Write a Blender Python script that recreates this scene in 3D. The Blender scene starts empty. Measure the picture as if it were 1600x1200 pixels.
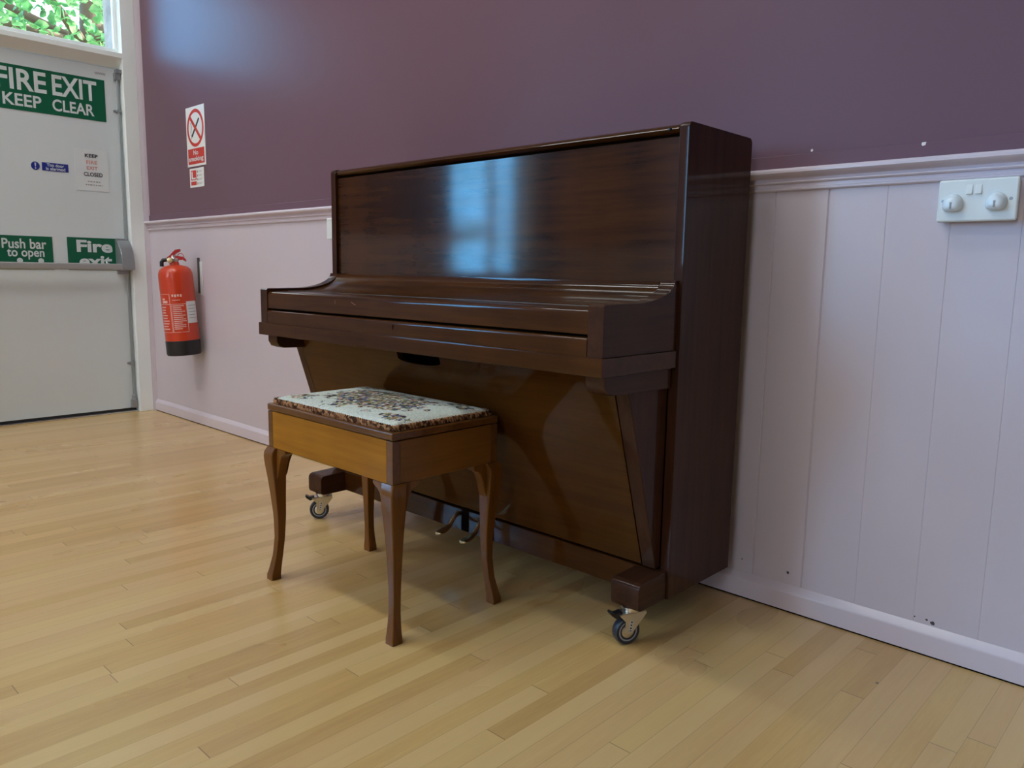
import bpy, bmesh, math, random
from mathutils import Vector, Matrix
random.seed(7)
S = bpy.context.scene
C = S.collection
PI = math.pi

# ------------------------------------------------------------ camera
CAM = Vector((4.6665, -1.8658, 0.8436))
YAW, PITCH, ROLL, FPX = map(float, (43.384, -8.179, 0.912, 1211.12))
ya, pt, rl = (math.radians(v) for v in (YAW, PITCH, ROLL))
fw = Vector((-math.sin(ya) * math.cos(pt), math.cos(ya) * math.cos(pt), math.sin(pt)))
rt = Vector((math.cos(ya), math.sin(ya), 0)); up = rt.cross(fw)
r2 = rt * math.cos(rl) + up * math.sin(rl); u2 = up * math.cos(rl) - rt * math.sin(rl)
cd = bpy.data.cameras.new('camera'); cam = bpy.data.objects.new('camera', cd); C.objects.link(cam)
cd.sensor_width = 36.0; cd.lens = 36.0 * FPX / 1600.0; cd.clip_start = 0.02
M = Matrix.Identity(4)
for i in range(3):
    M[i][0] = r2[i]; M[i][1] = u2[i]; M[i][2] = -fw[i]; M[i][3] = CAM[i]
cam.matrix_world = M
S.camera = cam

# ------------------------------------------------------------ world, sun, exposure
W = bpy.data.worlds.new('world'); S.world = W; W.use_nodes = True
bg = W.node_tree.nodes['Background']
# pale overcast sky with one clear blue gap low beyond the end wall (towards -x, -y)
wt = W.node_tree; wl = wt.links
tcw = wt.nodes.new('ShaderNodeTexCoord'); dt = wt.nodes.new('ShaderNodeVectorMath'); dt.operation = 'DOT_PRODUCT'
wl.new(tcw.outputs['Generated'], dt.inputs[0]); dt.inputs[1].default_value = (-0.785, -0.60, 0.15)
mr = wt.nodes.new('ShaderNodeMapRange'); mr.interpolation_type = 'SMOOTHSTEP'
mr.inputs['From Min'].default_value = 0.82; mr.inputs['From Max'].default_value = 0.95
wl.new(dt.outputs['Value'], mr.inputs['Value'])
mxw = wt.nodes.new('ShaderNodeMix'); mxw.data_type = 'RGBA'
mxw.inputs[7].default_value = (1.4, 5.4, 10.6, 1); mxw.inputs[6].default_value = (2.45, 2.65, 2.9, 1)
wl.new(mr.outputs['Result'], mxw.inputs[0]); wl.new(mxw.outputs[2], bg.inputs['Color']); bg.inputs['Strength'].default_value = 1.0
sd = bpy.data.lights.new('sun', 'SUN'); sd.energy = 14.0; sd.angle = math.radians(1.0); sd.color = (1.0, 0.95, 0.85)
so = bpy.data.objects.new('sun', sd); C.objects.link(so)
so.rotation_euler = Vector((-0.25, -0.55, -0.8)).to_track_quat('-Z', 'Y').to_euler()
S.view_settings.view_transform = 'Standard'; S.view_settings.look = 'None'
S.view_settings.exposure = 1.0; S.view_settings.gamma = 1.0
S.view_settings.use_curve_mapping = False
RX, RY, RZ = 10.0, -5.0, 4.6           # room: x 0..RX, y RY..0
END_WINS = [(-4.05, -3.05, 0.80, 3.2)]
FRONT_WINS = [(1.0, 2.1, 0.9, 4.2), (4.5, 5.6, 0.9, 4.2)]

def portal(loc, direction, sx, sy):
    d = bpy.data.lights.new('daylight_portal', 'AREA'); d.shape = 'RECTANGLE'; d.size = sx; d.size_y = sy
    d.cycles.is_portal = True
    o = bpy.data.objects.new('daylight_portal', d); C.objects.link(o); o.location = loc
    o.rotation_euler = Vector(direction).to_track_quat('-Z', 'Y').to_euler()
portal((-0.31, -0.52, 2.3), (1, 0, 0), 0.9, 0.66)
for a, b, z0, z1 in END_WINS: portal((-0.31, (a + b) / 2, (z0 + z1) / 2), (1, 0, 0), b - a, z1 - z0)
for a, b, z0, z1 in FRONT_WINS: portal(((a + b) / 2, RY - 0.31, (z0 + z1) / 2), (0, 1, 0), b - a, z1 - z0)

# ------------------------------------------------------------ material helpers
class NT:
    def __init__(s, name):
        s.m = bpy.data.materials.new(name); s.m.use_nodes = True
        s.t = s.m.node_tree; s.n = s.t.nodes; s.l = s.t.links
        s.b = s.n['Principled BSDF']
    def new(s, t, **k):
        x = s.n.new(t)
        for a, v in k.items(): setattr(x, a, v)
        return x
    def link(s, a, b): s.l.new(a, b)
    def math(s, op, a, b=None, c=None):
        x = s.n.new('ShaderNodeMath'); x.operation = op
        for i, v in enumerate((a, b, c)):
            if v is None: continue
            if isinstance(v, (int, float)): x.inputs[i].default_value = v
            else: s.l.new(v, x.inputs[i])
        return x.outputs[0]
    def mix(s, f, a, b, mode='MIX'):
        x = s.n.new('ShaderNodeMix'); x.data_type = 'RGBA'; x.blend_type = mode
        for i, v in ((0, f), (6, a), (7, b)):
            if isinstance(v, (int, float)): x.inputs[i].default_value = v
            elif isinstance(v, tuple): x.inputs[i].default_value = (*v[:3], 1)
            else: s.l.new(v, x.inputs[i])
        return x.outputs[2]
    def ramp(s, f, stops):
        x = s.n.new('ShaderNodeValToRGB'); e = x.color_ramp.elements
        while len(e) < len(stops): e.new(0.5)
        for q, (p, c) in zip(e, stops): q.position = p; q.color = (*c, 1) if len(c) == 3 else c
        s.l.new(f, x.inputs[0]); return x.outputs[0]
    def coords(s, scale=(1, 1, 1), rot=(0, 0, 0), kind='Object'):
        tc = s.n.new('ShaderNodeTexCoord'); mp = s.n.new('ShaderNodeMapping')
        mp.inputs['Scale'].default_value = scale; mp.inputs['Rotation'].default_value = rot
        s.l.new(tc.outputs[kind], mp.inputs[0]); return mp.outputs[0]
    def noise(s, vec, scale=5, detail=3, rough=0.5, dist=0.0):
        x = s.n.new('ShaderNodeTexNoise'); s.l.new(vec, x.inputs['Vector'])
        x.inputs['Scale'].default_value = scale; x.inputs['Detail'].default_value = detail
        x.inputs['Roughness'].default_value = rough; x.inputs['Distortion'].default_value = dist
        return x.outputs[0]
    def bump(s, h, strength=0.1, dist=0.01):
        x = s.n.new('ShaderNodeBump'); x.inputs['Strength'].default_value = strength; x.inputs['Distance'].default_value = dist
        s.l.new(h, x.inputs['Height']); s.l.new(x.outputs[0], s.b.inputs['Normal'])
    def base(s, c):
        if isinstance(c, tuple): s.b.inputs['Base Color'].default_value = (*c[:3], 1)
        else: s.l.new(c, s.b.inputs['Base Color'])
    def set(s, **k):
        for a, v in k.items():
            i = s.b.inputs[a.replace('_', ' ')]
            if hasattr(v, 'is_linked') or not isinstance(v, (int, float, tuple)): s.l.new(v, i)
            else: i.default_value = v
        return s

def plain(name, c, rough=0.5, metal=0.0, spec=0.5, coat=0.0, var=0.05, nscale=12):
    t = NT(name); n = t.noise(t.coords(), nscale, 3)
    t.base(t.mix(n, tuple(v * (1 - var) for v in c), tuple(min(1, v * (1 + var)) for v in c)))
    t.set(Roughness=rough, Metallic=metal, Specular_IOR_Level=spec, Coat_Weight=coat, Coat_Roughness=0.1)
    return t.m

def wood(name, c1, c2, axis='X', rough=0.3, coat=0.6, fine=60, tilt=0.0, spec=0.5, coat_rough=0.12, bump=0.03, figure=0.35):
    t = NT(name); ax = 'XYZ'.index(axis)
    sc = [1.0, 1.0, 1.0]; sc[ax] = 0.06
    rot = [0, 0, 0]; rot[1] = tilt
    v = t.coords(tuple(sc), tuple(rot))
    a = t.noise(v, 9, 4, 0.6, 0.8); b = t.noise(v, fine, 5, 0.65)
    sc2 = [0.5, 0.5, 0.5]; sc2[ax] = 3.0
    c = t.noise(t.coords(tuple(sc2)), 1.6, 2, 0.5)
    f = t.math('ADD', t.math('MULTIPLY', a, 0.55), t.math('MULTIPLY', b, 0.45))
    f = t.math('ADD', f, t.math('MULTIPLY', t.math('SUBTRACT', c, 0.5), figure))
    t.base(t.ramp(f, [(0.36, c1), (0.64, c2)]))
    t.set(Roughness=rough, Coat_Weight=coat, Coat_Roughness=coat_rough, Specular_IOR_Level=spec)
    t.bump(b, bump, 0.002)
    return t.m

# ------------------------------------------------------------ materials
def floor_material():
    t = NT('maple strip flooring'); tc = t.new('ShaderNodeTexCoord'); sp = t.new('ShaderNodeSeparateXYZ')
    t.link(tc.outputs['Object'], sp.inputs[0]); x, y = sp.outputs[0], sp.outputs[1]
    w = 0.0465
    xr = t.math('DIVIDE', x, w); row = t.math('FLOOR', xr); fx = t.math('FRACT', xr)
    wn = t.new('ShaderNodeTexWhiteNoise', noise_dimensions='1D'); t.link(row, wn.inputs['W'])
    rr = wn.outputs[0]
    ln = t.math('ADD', 0.75, t.math('MULTIPLY', rr, 0.9))
    yy = t.math('ADD', t.math('DIVIDE', y, ln), t.math('MULTIPLY', rr, 37.0))
    colm = t.math('FLOOR', yy); fy = t.math('FRACT', yy)
    cv = t.new('ShaderNodeCombineXYZ'); t.link(row, cv.inputs[0]); t.link(colm, cv.inputs[1])
    w2 = t.new('ShaderNodeTexWhiteNoise', noise_dimensions='2D'); t.link(cv.outputs[0], w2.inputs['Vector'])
    r, rc = w2.outputs[0], w2.outputs[1]
    # grain moved per board
    off = t.new('ShaderNodeVectorMath', operation='MULTIPLY_ADD')
    t.link(rc, off.inputs[0]); off.inputs[1].default_value = (9, 9, 9); t.link(tc.outputs['Object'], off.inputs[2])
    mp = t.new('ShaderNodeMapping'); mp.inputs['Scale'].default_value = (1, 0.07, 1); t.link(off.outputs[0], mp.inputs[0])
    g1 = t.noise(mp.outputs[0], 30, 4, 0.6, 0.6); g2 = t.noise(mp.outputs[0], 160, 4, 0.65)
    big = t.noise(t.coords(), 1.1, 3, 0.55)
    col = t.ramp(r, [(0.0, (0.52, 0.315, 0.108)), (0.3, (0.58, 0.360, 0.125)), (0.6, (0.61, 0.39, 0.140)), (1.0, (0.66, 0.435, 0.170))])
    g = t.math('ADD', t.math('MULTIPLY', g1, 0.6), t.math('MULTIPLY', g2, 0.4))
    col = t.mix(0.55, col, t.ramp(g, [(0.3, (0.40, 0.36, 0.30)), (0.65, (0.60, 0.60, 0.60))]), 'OVERLAY')
    col = t.mix(t.math('MULTIPLY', t.math('SMOOTH_MIN', big, 1.0, 0.1), 0.12), col, (0.62, 0.50, 0.36))
    hs = t.new('ShaderNodeSeparateColor'); t.link(rc, hs.inputs[0])
    col = t.mix(t.math('MULTIPLY', t.math('GREATER_THAN', hs.outputs[0], 0.62), 0.35), col, (0.60, 0.375, 0.19))
    col = t.mix(t.math('MULTIPLY', t.math('GREATER_THAN', hs.outputs[1], 0.72), 0.45), col, (0.70, 0.49, 0.22))
    # joints
    e1 = t.math('LESS_THAN', fx, 0.022)
    e2 = t.math('LESS_THAN', t.math('MULTIPLY', fy, ln), 0.0018)
    e = t.math('MAXIMUM', t.math('MULTIPLY', e1, t.math('ADD', 0.15, t.math('MULTIPLY', r, 0.35))), t.math('MULTIPLY', e2, 0.7))
    col = t.mix(e, col, (0.12, 0.065, 0.03))
    # small dark dents
    vo = t.new('ShaderNodeTexVoronoi'); t.link(t.coords((1, 0.7, 1)), vo.inputs['Vector']); vo.inputs['Scale'].default_value = 5.0
    sp_ = t.math('LESS_THAN', vo.outputs['Distance'], 0.022)
    cs = t.new('ShaderNodeSeparateColor'); t.link(vo.outputs['Color'], cs.inputs[0])
    sp_ = t.math('MULTIPLY', sp_, t.math('GREATER_THAN', cs.outputs[0], 0.45))
    col = t.mix(t.math('MULTIPLY', sp_, 0.75), col, (0.07, 0.045, 0.03))
    t.base(col)
    rgh = t.math('ADD', 0.24, t.math('MULTIPLY', t.noise(t.coords((1, 0.3, 1)), 5, 2), 0.09))
    t.set(Roughness=rgh, Specular_IOR_Level=0.5, Coat_Weight=0.25, Coat_Roughness=0.18)
    t.bump(t.math('SUBTRACT', t.math('MULTIPLY', big, 0.4), e), 0.12, 0.0008)
    return t.m
M_FLOOR = floor_material()

def paint(name, c, rough, scale=90, bump=0.06, spec=0.5, chips=(), chipc=(0.05, 0.04, 0.04), r=0.004):
    t = NT(name); v = t.coords()
    n = t.noise(v, scale, 4); b = t.noise(v, 2.2, 3); st = t.noise(t.coords((1, 1, 0.08)), 40, 3)
    col = t.mix(b, tuple(q * 0.96 for q in c), tuple(min(1, q * 1.04) for q in c))
    for (cx, cy, cz, rr) in chips:
        d = t.new('ShaderNodeVectorMath', operation='DISTANCE'); t.link(v, d.inputs[0]); d.inputs[1].default_value = (cx, cy, cz)
        w = t.math('ADD', d.outputs[1], t.math('MULTIPLY', t.math('SUBTRACT', t.noise(v, 160, 3), 0.5), rr * 1.6))
        col = t.mix(t.math('LESS_THAN', w, rr), col, chipc)
    t.base(col); t.set(Roughness=rough, Specular_IOR_Level=spec)
    t.bump(t.math('ADD', n, t.math('MULTIPLY', st, 0.8)), bump, 0.002)
    return t.m
M_PURPLE = paint('plum wall paint', (0.172, 0.100, 0.128), 0.31, 60, 0.03, spec=0.06,
                 chips=[(3.871, 0, 1.142, 0.003), (4.118, -0.004, 1.133, 0.005)], chipc=(0.8, 0.75, 0.76))
M_LILAC = paint('pale lilac gloss paint', (0.600, 0.530, 0.583), 0.34, 70, 0.07,
                chips=[(3.886, -0.006, 0.098, 0.0035), (3.760, -0.006, 0.10, 0.002), (4.225, -0.006, 0.076, 0.0045), (4.212, -0.006, 0.080, 0.0025), (4.187, -0.006, 0.080, 0.002)])
M_LILACT = paint('pale lilac gloss trim', (0.65, 0.57, 0.625), 0.26, 70, 0.05)
M_WHITE = paint('white gloss woodwork', (0.90, 0.94, 0.93), 0.32, 50, 0.04)
M_DOOR = paint('white door paint', (0.70, 0.755, 0.775), 0.42, 30, 0.03)
M_CEIL = paint('ceiling white', (0.80, 0.78, 0.74), 0.8)
def room_paint():
    t = NT('two tone hall wall paint'); g = t.new('ShaderNodeNewGeometry'); sp = t.new('ShaderNodeSeparateXYZ')
    t.link(g.outputs['Position'], sp.inputs[0])
    t.base(t.mix(t.math('GREATER_THAN', sp.outputs[2], 1.1), (0.600, 0.530, 0.583), (0.172, 0.100, 0.128)))
    t.set(Roughness=0.4); t.bump(t.noise(t.coords(), 60, 3), 0.06, 0.002); return t.m
M_ROOM = room_paint()
def stone():
    t = NT('weathered exterior masonry'); v = t.coords()
    t.base(t.ramp(t.noise(v, 9, 5, 0.6), [(0.3, (0.15, 0.12, 0.10)), (0.6, (0.30, 0.25, 0.21))])); t.set(Roughness=0.9)
    t.bump(t.noise(v, 40, 4), 0.3, 0.01); return t.m
M_STONE = stone()
M_GROUND = plain('gravel and lawn outside', (0.22, 0.24, 0.13), 0.95, var=0.3)

MAH1, MAH2 = (0.026, 0.0085, 0.0018), (0.072, 0.0240, 0.0045)
M_PX = wood('dark mahogany horizontal grain', MAH1, MAH2, 'X', 0.30, 0.55, coat_rough=0.07, spec=0.03)
M_PTOP = wood('dark mahogany upper panel', (0.016, 0.0052, 0.0010), (0.060, 0.0200, 0.0035), 'X', 0.34, 1.0, coat_rough=0.085, figure=0.6, spec=0.03)
M_PZ = wood('dark mahogany vertical grain', (0.034, 0.0135, 0.0078), (0.066, 0.0255, 0.0135), 'Z', 0.34, 0.38, coat_rough=0.05, spec=0.03)
M_PY = wood('dark mahogany side grain', (0.032, 0.0128, 0.0072), (0.066, 0.0260, 0.0130), 'Y', 0.34, 0.38, coat_rough=0.08, spec=0.03)
M_PLOW = wood('mahogany lower panel', (0.046, 0.0155, 0.0025), (0.080, 0.0285, 0.0045), 'X', 0.24, 0.42, coat_rough=0.05, spec=0.03)
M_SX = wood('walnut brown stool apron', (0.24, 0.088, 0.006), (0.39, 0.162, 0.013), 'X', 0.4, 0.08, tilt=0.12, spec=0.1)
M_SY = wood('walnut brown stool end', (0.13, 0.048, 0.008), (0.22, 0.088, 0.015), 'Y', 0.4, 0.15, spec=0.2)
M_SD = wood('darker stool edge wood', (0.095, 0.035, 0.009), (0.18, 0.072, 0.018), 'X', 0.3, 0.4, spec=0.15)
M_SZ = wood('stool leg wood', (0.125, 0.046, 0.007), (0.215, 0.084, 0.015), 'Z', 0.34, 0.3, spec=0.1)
M_GAPSHADE = plain('painted gap shade', (0.006, 0.004, 0.003), 0.9, spec=0.0)  # near-black colour that paints in the shade of gaps and holes
M_BRASS = plain('worn brass', (0.62, 0.50, 0.27), 0.28, 1.0)
M_HINGE = plain('tarnished hinge metal', (0.10, 0.08, 0.06), 0.35, 0.8)
M_SCRATCH = plain('bare scratched wood', (0.30, 0.20, 0.12), 0.8)
M_STRAP = plain('dark grey strap steel', (0.07, 0.065, 0.06), 0.5)
M_CHROME = plain('zinc plated steel', (0.72, 0.70, 0.66), 0.28, 1.0)
M_STEEL = plain('grey painted steel', (0.34, 0.36, 0.37), 0.35, 0.6)
M_BAR = plain('satin grey bar', (0.42, 0.43, 0.42), 0.38, 0.35)
M_TYRE = plain('blue black rubber', (0.022, 0.028, 0.042), 0.32)
M_HUBGREY = plain('grey plastic hub', (0.36, 0.38, 0.42), 0.45)
M_BLACK = plain('black plastic', (0.012, 0.012, 0.014), 0.4)
M_RED = plain('extinguisher red enamel', (0.62, 0.050, 0.012), 0.3, coat=0.3)
M_DRED = plain('dark red lever', (0.42, 0.02, 0.02), 0.35)
M_WPAPER = plain('white paper', (0.74, 0.78, 0.79), 0.5)
M_SIGNW = plain('white sign plastic', (0.80, 0.80, 0.78), 0.45)
M_GREEN = plain('sign green', (0.0, 0.115, 0.055), 0.42)
M_LETTER = plain('white lettering', (0.70, 0.76, 0.77), 0.5)
M_SRED = plain('sign red', (0.60, 0.035, 0.022), 0.42)
M_SBLACK = plain('sign black ink', (0.02, 0.025, 0.03), 0.5)
M_GREYINK = plain('grey print', (0.32, 0.32, 0.33), 0.6)
M_FADED = plain('faded red print', (0.68, 0.30, 0.26), 0.6)
M_SBLUE = plain('sign blue', (0.012, 0.03, 0.26), 0.42)
M_PINKINK = plain('pale label print', (0.80, 0.50, 0.46), 0.5)
M_PLASTIC = plain('white moulded plastic', (0.74, 0.78, 0.77), 0.28, spec=0.5)
M_DOME = plain('clear white plastic cover', (0.70, 0.77, 0.80), 0.2, spec=0.6)

def glass_material():
    t = NT('window glass'); t.n.remove(t.b); out = t.n['Material Output']
    tr = t.new('ShaderNodeBsdfTransparent'); gl = t.new('ShaderNodeBsdfGlossy'); gl.inputs['Roughness'].default_value = 0.02
    fr = t.new('ShaderNodeFresnel'); fr.inputs[0].default_value = 1.3
    mx = t.new('ShaderNodeMixShader'); t.link(fr.outputs[0], mx.inputs[0]); t.link(tr.outputs[0], mx.inputs[1]); t.link(gl.outputs[0], mx.inputs[2])
    t.link(mx.outputs[0], out.inputs[0]); return t.m
M_GLASS = glass_material()

def leaf_material():
    t = NT('green leaves'); oi = t.noise(t.coords(), 7, 2)
    col = t.ramp(oi, [(0.3, (0.03, 0.13, 0.05)), (0.5, (0.09, 0.28, 0.10)), (0.7, (0.28, 0.46, 0.22))])
    t.base(col); t.set(Roughness=0.4)
    tl = t.new('ShaderNodeBsdfTranslucent'); t.link(col, tl.inputs[0])
    mx = t.new('ShaderNodeMixShader'); mx.inputs[0].default_value = 0.5
    t.link(t.b.outputs[0], mx.inputs[1]); t.link(tl.outputs[0], mx.inputs[2]); t.link(mx.outputs[0], t.n['Material Output'].inputs[0])
    return t.m
M_LEAF = leaf_material()
M_BARK = plain('tree bark', (0.10, 0.075, 0.055), 0.9, var=0.3)

def tapestry():
    t = NT('floral needlepoint tapestry'); v = t.coords(); sp = t.new('ShaderNodeSeparateXYZ'); t.link(v, sp.inputs[0])
    x, y = sp.outputs[0], sp.outputs[1]
    def ell(cx, cy, a, b):
        dx = t.math('DIVIDE', t.math('SUBTRACT', x, cx), a); dy = t.math('DIVIDE', t.math('SUBTRACT', y, cy), b)
        return t.math('SQRT', t.math('ADD', t.math('MULTIPLY', dx, dx), t.math('MULTIPLY', dy, dy)))
    wob = t.math('MULTIPLY', t.math('SUBTRACT', t.noise(v, 42, 4), 0.5), 1.7)
    m = t.math('LESS_THAN', t.math('ADD', ell(-0.268, 0.164, 0.185, 0.118), wob), 0.92)
    for cx, cy in ((-0.07, 0.055), (-0.46, 0.055), (-0.07, 0.27), (-0.46, 0.27)):
        m = t.math('MAXIMUM', m, t.math('LESS_THAN', t.math('ADD', ell(cx, cy, 0.055, 0.035), wob), 0.75))
    vo = t.new('ShaderNodeTexVoronoi'); t.link(v, vo.inputs['Vector']); vo.inputs['Scale'].default_value = 125
    cs = t.new('ShaderNodeSeparateColor'); t.link(vo.outputs['Color'], cs.inputs[0])
    x_ = t.new('ShaderNodeValToRGB'); x_.color_ramp.interpolation = 'CONSTANT'
    pal = [(0.0, (0.035, 0.032, 0.045)), (0.2, (0.30, 0.27, 0.13)), (0.36, (0.10, 0.12, 0.20)), (0.5, (0.55, 0.55, 0.46)), (0.66, (0.38, 0.18, 0.12)),
           (0.76, (0.20, 0.22, 0.10)), (0.86, (0.58, 0.40, 0.29)), (0.93, (0.06, 0.05, 0.05))]
    e = x_.color_ramp.elements
    while len(e) < len(pal): e.new(0.5)
    for q, (p, c) in zip(e, pal): q.position = p; q.color = (*c, 1)
    t.link(cs.outputs[0], x_.inputs[0])
    bg_ = t.ramp(t.noise(v, 220, 2), [(0.35, (0.48, 0.52, 0.46)), (0.65, (0.68, 0.69, 0.60))])
    t.base(t.mix(m, bg_, x_.outputs[0])); t.set(Roughness=0.95, Specular_IOR_Level=0.15)
    t.bump(t.noise(v, 600, 2), 0.4, 0.002); return t.m
M_TAP = tapestry()
def braid():
    t = NT('brown gimp braid'); vo = t.new('ShaderNodeTexVoronoi'); t.link(t.coords(), vo.inputs['Vector']); vo.inputs['Scale'].default_value = 130
    cs = t.new('ShaderNodeSeparateColor'); t.link(vo.outputs['Color'], cs.inputs[0])
    t.base(t.ramp(cs.outputs[0], [(0.25, (0.055, 0.022, 0.010)), (0.5, (0.22, 0.095, 0.04)), (0.8, (0.40, 0.21, 0.10))])); t.set(Roughness=0.85, Specular_IOR_Level=0.2)
    return t.m
M_BRAID = braid()

# ------------------------------------------------------------ geometry helpers
ORIG = {}
def org(o): return ORIG.get(o.name, Vector((0, 0, 0))) if o else Vector((0, 0, 0))

class B:
    """collects shapes (in room coordinates) for ONE mesh"""
    def __init__(s): s.bm = bmesh.new()
    def _merge(s, t, mi=0):
        for f in t.faces: f.material_index = mi
        me = bpy.data.meshes.new('tmp'); t.to_mesh(me); s.bm.from_mesh(me); bpy.data.meshes.remove(me); t.free()
        return s
    def box(s, x0, x1, y0, y1, z0, z1, bev=0.0, seg=2, mi=0):
        t = bmesh.new(); bmesh.ops.create_cube(t, size=1)
        for v in t.verts:
            v.co = Vector(((x0 + x1) / 2 + v.co.x * (x1 - x0), (y0 + y1) / 2 + v.co.y * (y1 - y0), (z0 + z1) / 2 + v.co.z * (z1 - z0)))
        if bev: bmesh.ops.bevel(t, geom=t.edges[:], offset=bev, segments=seg, affect='EDGES', profile=0.5)
        return s._merge(t, mi)
    def prism(s, pts, axis, a0, a1, bev=0.0, seg=2, mi=0):
        """pts: 2D outline; axis the extrusion axis; outline axes are the other two in xyz order"""
        t = bmesh.new()
        def mk(p, a):
            if axis == 'x': return (a, p[0], p[1])
            if axis == 'y': return (p[0], a, p[1])
            return (p[0], p[1], a)
        lo = [t.verts.new(mk(p, a0)) for p in pts]; hi = [t.verts.new(mk(p, a1)) for p in pts]
        n = len(pts)
        caps = [t.faces.new(lo), t.faces.new(hi[::-1])]
        for i in range(n): t.faces.new((lo[i], hi[i], hi[(i + 1) % n], lo[(i + 1) % n]))
        bmesh.ops.recalc_face_normals(t, faces=t.faces[:])
        if bev: bmesh.ops.bevel(t, geom=[e for f in caps for e in f.edges], offset=bev, segments=seg, affect='EDGES', profile=0.5)
        return s._merge(t, mi)
    def hexa(s, c8, bev=0.0, mi=0):
        """c8: 4 bottom corners then the 4 above them"""
        t = bmesh.new(); v = [t.verts.new(c) for c in c8]
        for q in ((3, 2, 1, 0), (4, 5, 6, 7), (0, 1, 5, 4), (1, 2, 6, 5), (2, 3, 7, 6), (3, 0, 4, 7)): t.faces.new([v[i] for i in q])
        bmesh.ops.recalc_face_normals(t, faces=t.faces[:])
        if bev: bmesh.ops.bevel(t, geom=t.edges[:], offset=bev, segments=2, affect='EDGES', profile=0.5)
        return s._merge(t, mi)
    def loft(s, rings, cap=True, closed=True, mi=0):
        t = bmesh.new(); R = [[t.verts.new(p) for p in r] for r in rings]; n = len(rings[0])
        for a, b in zip(R, R[1:]):
            for i in range(n if closed else n - 1): t.faces.new((a[i], a[(i + 1) % n], b[(i + 1) % n], b[i]))
        if cap and closed: t.faces.new(R[0][::-1]); t.faces.new(R[-1])
        bmesh.ops.recalc_face_normals(t, faces=t.faces[:])
        return s._merge(t, mi)
    def lathe(s, prof, base, axis=(0, 0, 1), seg=32, cap=True, mi=0):
        ax = Vector(axis).normalized(); q = ax.orthogonal().normalized(); w = ax.cross(q); base = Vector(base)
        rings = [[base + ax * h + (q * math.cos(2 * PI * i / seg) + w * math.sin(2 * PI * i / seg)) * max(r, 1e-5) for i in range(seg)] for r, h in prof]
        return s.loft(rings, cap, mi=mi)
    def tube(s, pts, r, seg=10, cap=True, mi=0, closed=False):
        pts = [Vector(p) for p in pts]; rings = []; n = len(pts); prev = None
        for i, p in enumerate(pts):
            a = pts[(i - 1) % n] if closed else pts[max(i - 1, 0)]; b = pts[(i + 1) % n] if closed else pts[min(i + 1, n - 1)]
            d = (b - a).normalized()
            q = d.orthogonal().normalized() if prev is None else (prev - d * prev.dot(d)).normalized()
            prev = q; w = d.cross(q); rr = r[i] if isinstance(r, (list, tuple)) else r
            rings.append([p + (q * math.cos(2 * PI * k / seg) + w * math.sin(2 * PI * k / seg)) * rr for k in range(seg)])
        if closed: rings.append(rings[0]); cap = False
        return s.loft(rings, cap, mi=mi)
    def ball(s, c, rx, ry=None, rz=None, sub=3, mi=0):
        ry = ry or rx; rz = rz or rx; t = bmesh.new(); bmesh.ops.create_icosphere(t, subdivisions=sub, radius=1)
        for v in t.verts: v.co = Vector((c[0] + v.co.x * rx, c[1] + v.co.y * ry, c[2] + v.co.z * rz))
        return s._merge(t, mi)
    def face(s, pts, mi=0):
        t = bmesh.new(); t.faces.new([t.verts.new(p) for p in pts]); return s._merge(t, mi)
    def arcpatch(s, c, r, a0, a1, z0, z1, th=0.0008, n=12, mi=0):
        """thin curved label on an upright cylinder, angles in degrees"""
        rings = []
        for i in range(n + 1):
            a = math.radians(a0 + (a1 - a0) * i / n); d = Vector((math.cos(a), math.sin(a), 0)); b = Vector(c)
            rings.append([b + d * r + Vector((0, 0, z0)), b + d * (r + th) + Vector((0, 0, z0)), b + d * (r + th) + Vector((0, 0, z1)), b + d * r + Vector((0, 0, z1))])
        return s.loft(rings, mi=mi)
    def out(s, name, mats, parent=None, smooth=35, xf=None):
        if xf is not None: bmesh.ops.transform(s.bm, matrix=xf, verts=s.bm.verts[:])
        top = parent
        while top is not None and top.parent is not None: top = top.parent
        o0 = org(top)
        bmesh.ops.translate(s.bm, vec=-o0, verts=s.bm.verts[:])
        me = bpy.data.meshes.new(name); s.bm.to_mesh(me); s.bm.free()
        for m in (mats if isinstance(mats, (list, tuple)) else [mats]): me.materials.append(m)
        if smooth:
            for p in me.polygons: p.use_smooth = True
            me.set_sharp_from_angle(angle=math.radians(smooth))
        o = bpy.data.objects.new(name, me); C.objects.link(o)
        if smooth:
            wn = o.modifiers.new('weighted', 'WEIGHTED_NORMAL'); wn.keep_sharp = True
        if parent is not None: o.parent = parent
        return o

def tag(o, label, cat, group=None, kind=None):
    o['label'] = label; o['category'] = cat
    if group: o['group'] = group
    if kind: o['kind'] = kind
    return o
def thing(name, loc, label, cat, group=None):
    o = bpy.data.objects.new(name, None); C.objects.link(o); o.location = loc; o.empty_display_size = 0.05
    ORIG[o.name] = Vector(loc); return tag(o, label, cat, group)
def struct(o, label=None):
    o['kind'] = 'structure'
    if label: o['label'] = label
    return o
def ro(name, b, mats, label, cat, base, group=None, smooth=35):
    """a top-level thing that is itself a mesh, with its origin at base"""
    bmesh.ops.translate(b.bm, vec=-Vector(base), verts=b.bm.verts[:])
    o = b.out(name, mats, None, smooth); o.location = base; ORIG[o.name] = Vector(base)
    return tag(o, label, cat, group)

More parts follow.
